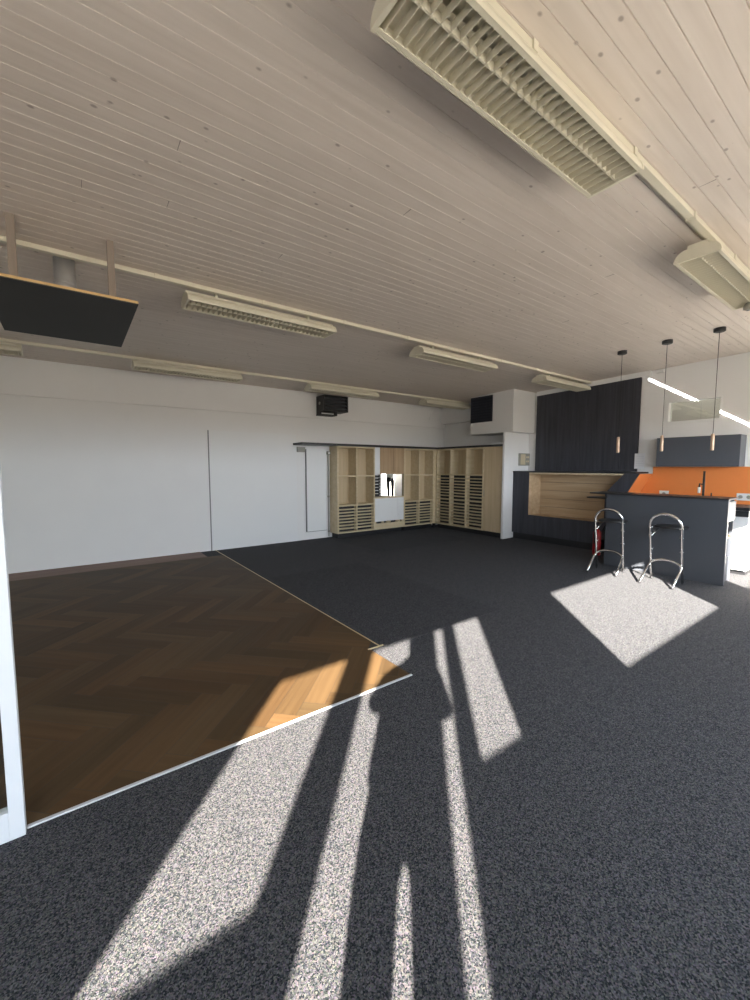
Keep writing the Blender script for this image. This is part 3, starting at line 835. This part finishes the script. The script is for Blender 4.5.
# ------------------------------------------------------------------ bar stools
def stool_parts(t):
    r = .0155; hw = .176
    def arc(n=18): return [math.pi * k / n for k in range(n + 1)]
    def side(z): return -.16 * (z / .9)
    path = [(0.0, hw, .012), (side(.3), hw, .3), (side(.6), hw, .6), (side(.72), hw, .72)]
    path += [(side(.74 + .16 * math.sin(a)), hw * math.cos(a), .74 + .16 * math.sin(a)) for a in arc()]
    path += [(side(.72), -hw, .72), (side(.6), -hw, .6), (side(.3), -hw, .3), (0.0, -hw, .012)]
    MB().tube(path, r, 14).build('back_hoop', CHROME, t)
    lo = [(-.36, hw + .008, .012), (-.26, hw + .006, .085), (-.12, hw + .004, .185)]
    lo += [(-.075 + .03 * math.sin(a), (hw + .002) * math.cos(a), .205 + .085 * math.sin(a)) for a in arc()]
    lo += [(-.12, -hw - .004, .185), (-.26, -hw - .006, .085), (-.36, -hw - .008, .012)]
    MB().tube(lo, r * .95, 14).build('foot_hoop', CHROME, t)
    s = MB(); n = 36; ring = []
    for k in range(n):
        q = 2 * math.pi * k / n
        c, d = math.cos(q), math.sin(q)
        ring.append((.065 + .165 * (abs(c) ** .8) * (1 if c > 0 else -1), .185 * (abs(d) ** .8) * (1 if d > 0 else -1)))
    vs = []; fs = []
    for z, k in ((.700, .90), (.704, .985), (.716, 1.0), (.728, .985), (.733, .9)):
        vs += [(.065 + (x - .065) * k, y * k, z) for x, y in ring]
    for i in range(4):
        for k in range(n): fs.append((i * n + k, i * n + (k + 1) % n, (i + 1) * n + (k + 1) % n, (i + 1) * n + k))
    fs += [tuple(range(n))[::-1], tuple(range(4 * n, 5 * n))]
    s.add(vs, fs).build('seat', BLACK, t)
    for sy in (-1, 1):
        for (x, z) in ((side(.715), .715), (side(.60), .60), (side(.42), .42)):
            MB().cyl((x, sy * (hw - .03), z), (x, sy * (hw + .02), z), .007, 12).build('bolt', CHROME, t)
        MB().tube([(side(.60), sy * (hw - .018), .60), (.06, sy * .13, .70)], .008, 10).build('seat_brace', CHROME, t)
        for x in (0.0, -.36):
            MB().lathe((x, sy * (hw + (.008 if x else 0)), 0), [(.018, 0), (.018, .02)], 14).build('foot_cap', BLACK, t)
t = thing('bar_stool', (6.235, 2.00, 0), 'chrome hoop bar stool at the bar, the right one standing in the sun', 'bar stool', 'chrome bar stools')
stool_parts(t)
t2 = copy_tree(t); t2.location = (6.26, 2.725, 0); t2.rotation_euler = (0, 0, math.radians(8))
t2['label'] = 'chrome hoop bar stool at the left end of the bar, by the extinguisher'

# fire extinguisher standing behind the left stool
t = thing('fire_extinguisher', (7.17, 3.345, 0), 'red fire extinguisher standing on the carpet behind the left bar stool', 'fire extinguisher')
MB().lathe((0, 0, 0), [(.060, 0), (.062, .01), (.062, .36), (.055, .40), (.030, .43), (.022, .44)], 28).build('cylinder', RED, t)
MB().lathe((0, 0, .44), [(.022, 0), (.022, .03), (.014, .04)], 16).build('valve', BLACK, t)
MB().box(-.06, .02, -.012, .012, .475, .488).build('handle', BLACK, t)
MB().tube([(-.02, 0, .46), (-.06, .01, .45), (-.075, .01, .36), (-.07, .01, .2)], .009, 10).build('hose', BLACK, t)

# ------------------------------------------------------------------ pendants over the bar
PL = [(2.731, 1.932, 1.705, 'leftmost slim brass pendant lamp, hanging in front of the dark panelling'),
      (2.183, 1.921, 1.710, 'middle slim brass pendant lamp, at the left end of the wall cupboard'),
      (1.642, 1.907, 1.703, 'rightmost slim brass pendant lamp, in front of the wall cupboard')]
for n, (y, za, zb, lab) in enumerate(PL):
    X = 6.36
    zc = ceil_z(y)
    t = thing('pendant_lamp', (X, y, zc), lab, 'pendant lamp', 'pendant lamps over the bar')
    MB().lathe((0, 0, -.045), [(.050, 0), (.060, .006), (.060, .047)], 28).build('canopy', BLACK, t)
    MB().cyl((0, 0, za - zc), (0, 0, -.044), .0032, 8).build('cord', BLACK, t)
    MB().lathe((0, 0, zb - zc), [(.016, 0), (.019, .004), (.019, za - zb - .01), (.012, za - zb)], 20).build('lamp_tube', COPPER, t)

t = thing('motion_sensor', (5.02, 1.10, 2.985), 'small dark sensor hanging under the ceiling light at the right edge', 'sensor')
MB().lathe((0, 0, -.065), [(.018, 0), (.036, .012), (.036, .045), (.02, .07)], 8).build('body', GREYP, t)
MB().lathe((0, 0, -.0655), [(.016, 0), (.016, .003)], 8).build('lens', BLACK, t)
o = MB().box(XK - .05, XK - .001, 2.76, 2.88, 3.07, 3.12).build('wall_detector', WHITE, None, .006)
tag(o, 'small white detector box at the ceiling edge above the inner window', 'detector')

# ------------------------------------------------------------------ the photographer (seen in the mirror and as the shadow)
def pt(r, f, z): return RGT * r + FWD * f + UPV * z
t = thing('person', tuple(pt(-.09, -.36, 0)), 'person in white shirt and black trousers holding up a phone', 'person')
PB = t.location
def skin(name, joints, edges, material, parent, lv=2, root=0):
    me = bpy.data.meshes.new(name)
    me.from_pydata([Vector(pt(*j[0])) - PB for j in joints], edges, [])
    o = bpy.data.objects.new(name + '_tmp', me); COL.objects.link(o)
    sk = o.modifiers.new('skin', 'SKIN'); sk.use_smooth_shade = True
    if not me.skin_vertices: me.skin_vertices.new()
    for i, j in enumerate(joints):
        rr = j[1] if isinstance(j[1], tuple) else (j[1], j[1])
        me.skin_vertices[0].data[i].radius = rr
        me.skin_vertices[0].data[i].use_root = (i == root)
    ss = o.modifiers.new('sub', 'SUBSURF'); ss.levels = lv; ss.render_levels = lv
    bpy.context.view_layer.update()
    dg = bpy.context.evaluated_depsgraph_get()
    m2 = bpy.data.meshes.new_from_object(o.evaluated_get(dg))
    bpy.data.objects.remove(o)
    m2.name = name
    for p in m2.polygons: p.use_smooth = True
    m2.materials.clear(); m2.materials.append(material)
    q = bpy.data.objects.new(name, m2); COL.objects.link(q); q.parent = parent
    return q
CR = -.09; CF = -.37
J = []; E = []
def j(p, r, prev=None):
    J.append((p, r)); k = len(J) - 1
    if prev is not None: E.append((prev, k))
    return k
pel = j((CR, CF, .98), (.13, .095))
wa = j((CR, CF, 1.10), (.135, .10), pel)
ch = j((CR, CF, 1.30), (.155, .11), wa)
ns = j((CR, CF - .01, 1.44), (.07, .065), ch)
nk = j((CR + .04, CF, 1.51), .062, ns)
hd0 = j((CR + .05, CF + .01, 1.58), (.066, .075), nk)
hd1 = j((CR + .06, CF + .005, 1.67), (.078, .095), hd0)
hd2 = j((CR + .06, CF - .005, 1.74), (.055, .07), hd1)
WR = {}
for s, sh, el, wr in ((-1, (-.245, -.40, 1.42), (-.305, -.23, 1.205), (-.105, -.115, 1.395)),
                      (1, (.07, -.40, 1.42), (.142, -.23, 1.165), (.095, -.11, 1.39))):
    a = j(sh, .058, ns); b = j(el, .042, a); c = j(wr, .027, b)
    # palm behind the phone edge, fingers round it
    pc = (s * .060, -.06, 1.43)
    p = j(pc, (.030, .016), c)
    for q, (dz, ln) in enumerate(((.030, .048), (.010, .053), (-.010, .050), (-.030, .040))):
        k1 = j((s * .058, -.035, 1.435 + dz), .0085, p)
        k2 = j((s * .046, -.012, 1.435 + dz + .004), .0080, k1)
        j((s * (.046 - ln * .4), -.010, 1.435 + dz + .006), .0070, k2)
    k1 = j((s * .045, -.055, 1.462), .010, p); k2 = j((s * .030, -.042, 1.485), .009, k1); j((s * .018, -.038, 1.492), .0075, k2)
for s in (-1, 1):
    hp = j((CR + s * .10, CF, .86), (.060, .060), pel)
    kn = j((CR + .02 + s * .108, CF + .015, .48), .058, hp)
    an = j((CR + .03 + s * .095, CF, .09), .040, kn)
    j((CR + .03 + s * .100, CF + .17, .035), (.036, .026), an)
body = skin('body', J, E, SKIN, t, 2, pel)
# face
face_c = pt(CR + .06, CF + .005, 1.655)
yaw = Matrix((RGT, FWD, UPV)).transposed()
def fp(r, f, z): return face_c + RGT * r + FWD * f + UPV * z - PB
h = MB().ell(fp(0, 0, 0), (.077, .098, .118), 28, 18, yaw); h.build('head', SKIN, t)
MB().ell(fp(0, .102, -.012), (.013, .018, .024), 12, 8, yaw).build('nose', SKIN, t)
for s in (-1, 1):
    e_ = MB().ell(fp(s * .032, .083, .018), (.014, .010, .009), 14, 8, yaw).build('eye', EYEW, t)
    MB().ell(fp(s * .032, .091, .018), (.006, .004, .006), 10, 6, yaw).build('iris', HAIR, e_)
    MB().ell(fp(s * .079, -.005, -.005), (.010, .022, .034), 12, 8, yaw).build('ear', SKIN, t)
MB().ell(fp(0, .090, -.058), (.024, .008, .008), 12, 6, yaw).build('mouth', mat('lips', (0.45, 0.2, 0.18), .5), t)
MB().ell(fp(0, -.022, .030), (.086, .100, .110), 28, 18, yaw).build('hair', HAIR, t)
# clothes
J = []; E = []
pel = j((CR - .008, CF, .92), (.252, .135)); wa = j((CR - .008, CF, 1.12), (.245, .13), pel); ch = j((CR, CF, 1.30), (.23, .13), wa)
ns = j((CR + .02, CF - .01, 1.47), (.125, .09), ch)
for s, sh, el, wr in ((-1, (-.245, -.40, 1.415), (-.305, -.23, 1.205), (-.135, -.14, 1.365)), (1, (.07, -.40, 1.43), (.142, -.23, 1.165), (.10, -.14, 1.345))):
    a = j(sh, .078, ns); b = j(el, .056, a); j(wr, .040, b)
cl = j((CR + .035, CF - .005, 1.515), (.088, .085), ns)
skin('shirt', J, E, SHIRT, t, 2, pel)
J = []; E = []
pel = j((CR, CF, .97), (.20, .128)); j((CR, CF, 1.05), (.17, .12), pel)
for s in (-1, 1):
    hp = j((CR + s * .112, CF, .90), (.108, .10), pel); kn = j((CR + .022 + s * .098, CF + .015, .48), .072, hp); j((CR + .03 + s * .095, CF, .055), .066, kn)
skin('trousers', J, E, TROUS, t, 2, pel)
for s in (-1, 1):
    J = []; E = []
    a = j((CR + .03 + s * .095, CF - .05, .045), (.042, .045)); b = j((CR + .03 + s * .097, CF + .06, .042), (.044, .040), a); j((CR + .03 + s * .101, CF + .18, .032), (.042, .028), b)
    skin('shoe', J, E, SHOE, t, 2, 0)
# the phone held in both hands
t = thing('phone', tuple(pt(0, -.022, 1.39)), 'black smartphone held up in both hands', 'phone')
PBp = t.location
def pb(r0, r1, f0, f1, z0, z1):
    m = MB(); vs = [pt(r, f, z) - PBp for z in (z0, z1) for f in (f0, f1) for r in (r0, r1)]
    return m.add(vs, [(0, 2, 3, 1), (4, 5, 7, 6), (0, 1, 5, 4), (2, 6, 7, 3), (0, 4, 6, 2), (1, 3, 7, 5)])
pb(-.037, .037, -.026, -.018, 1.39, 1.55).build('case', BLACK, t, .003)
pb(-.034, .034, -.0275, -.026, 1.395, 1.545).build('screen', BLACKTOP, t)
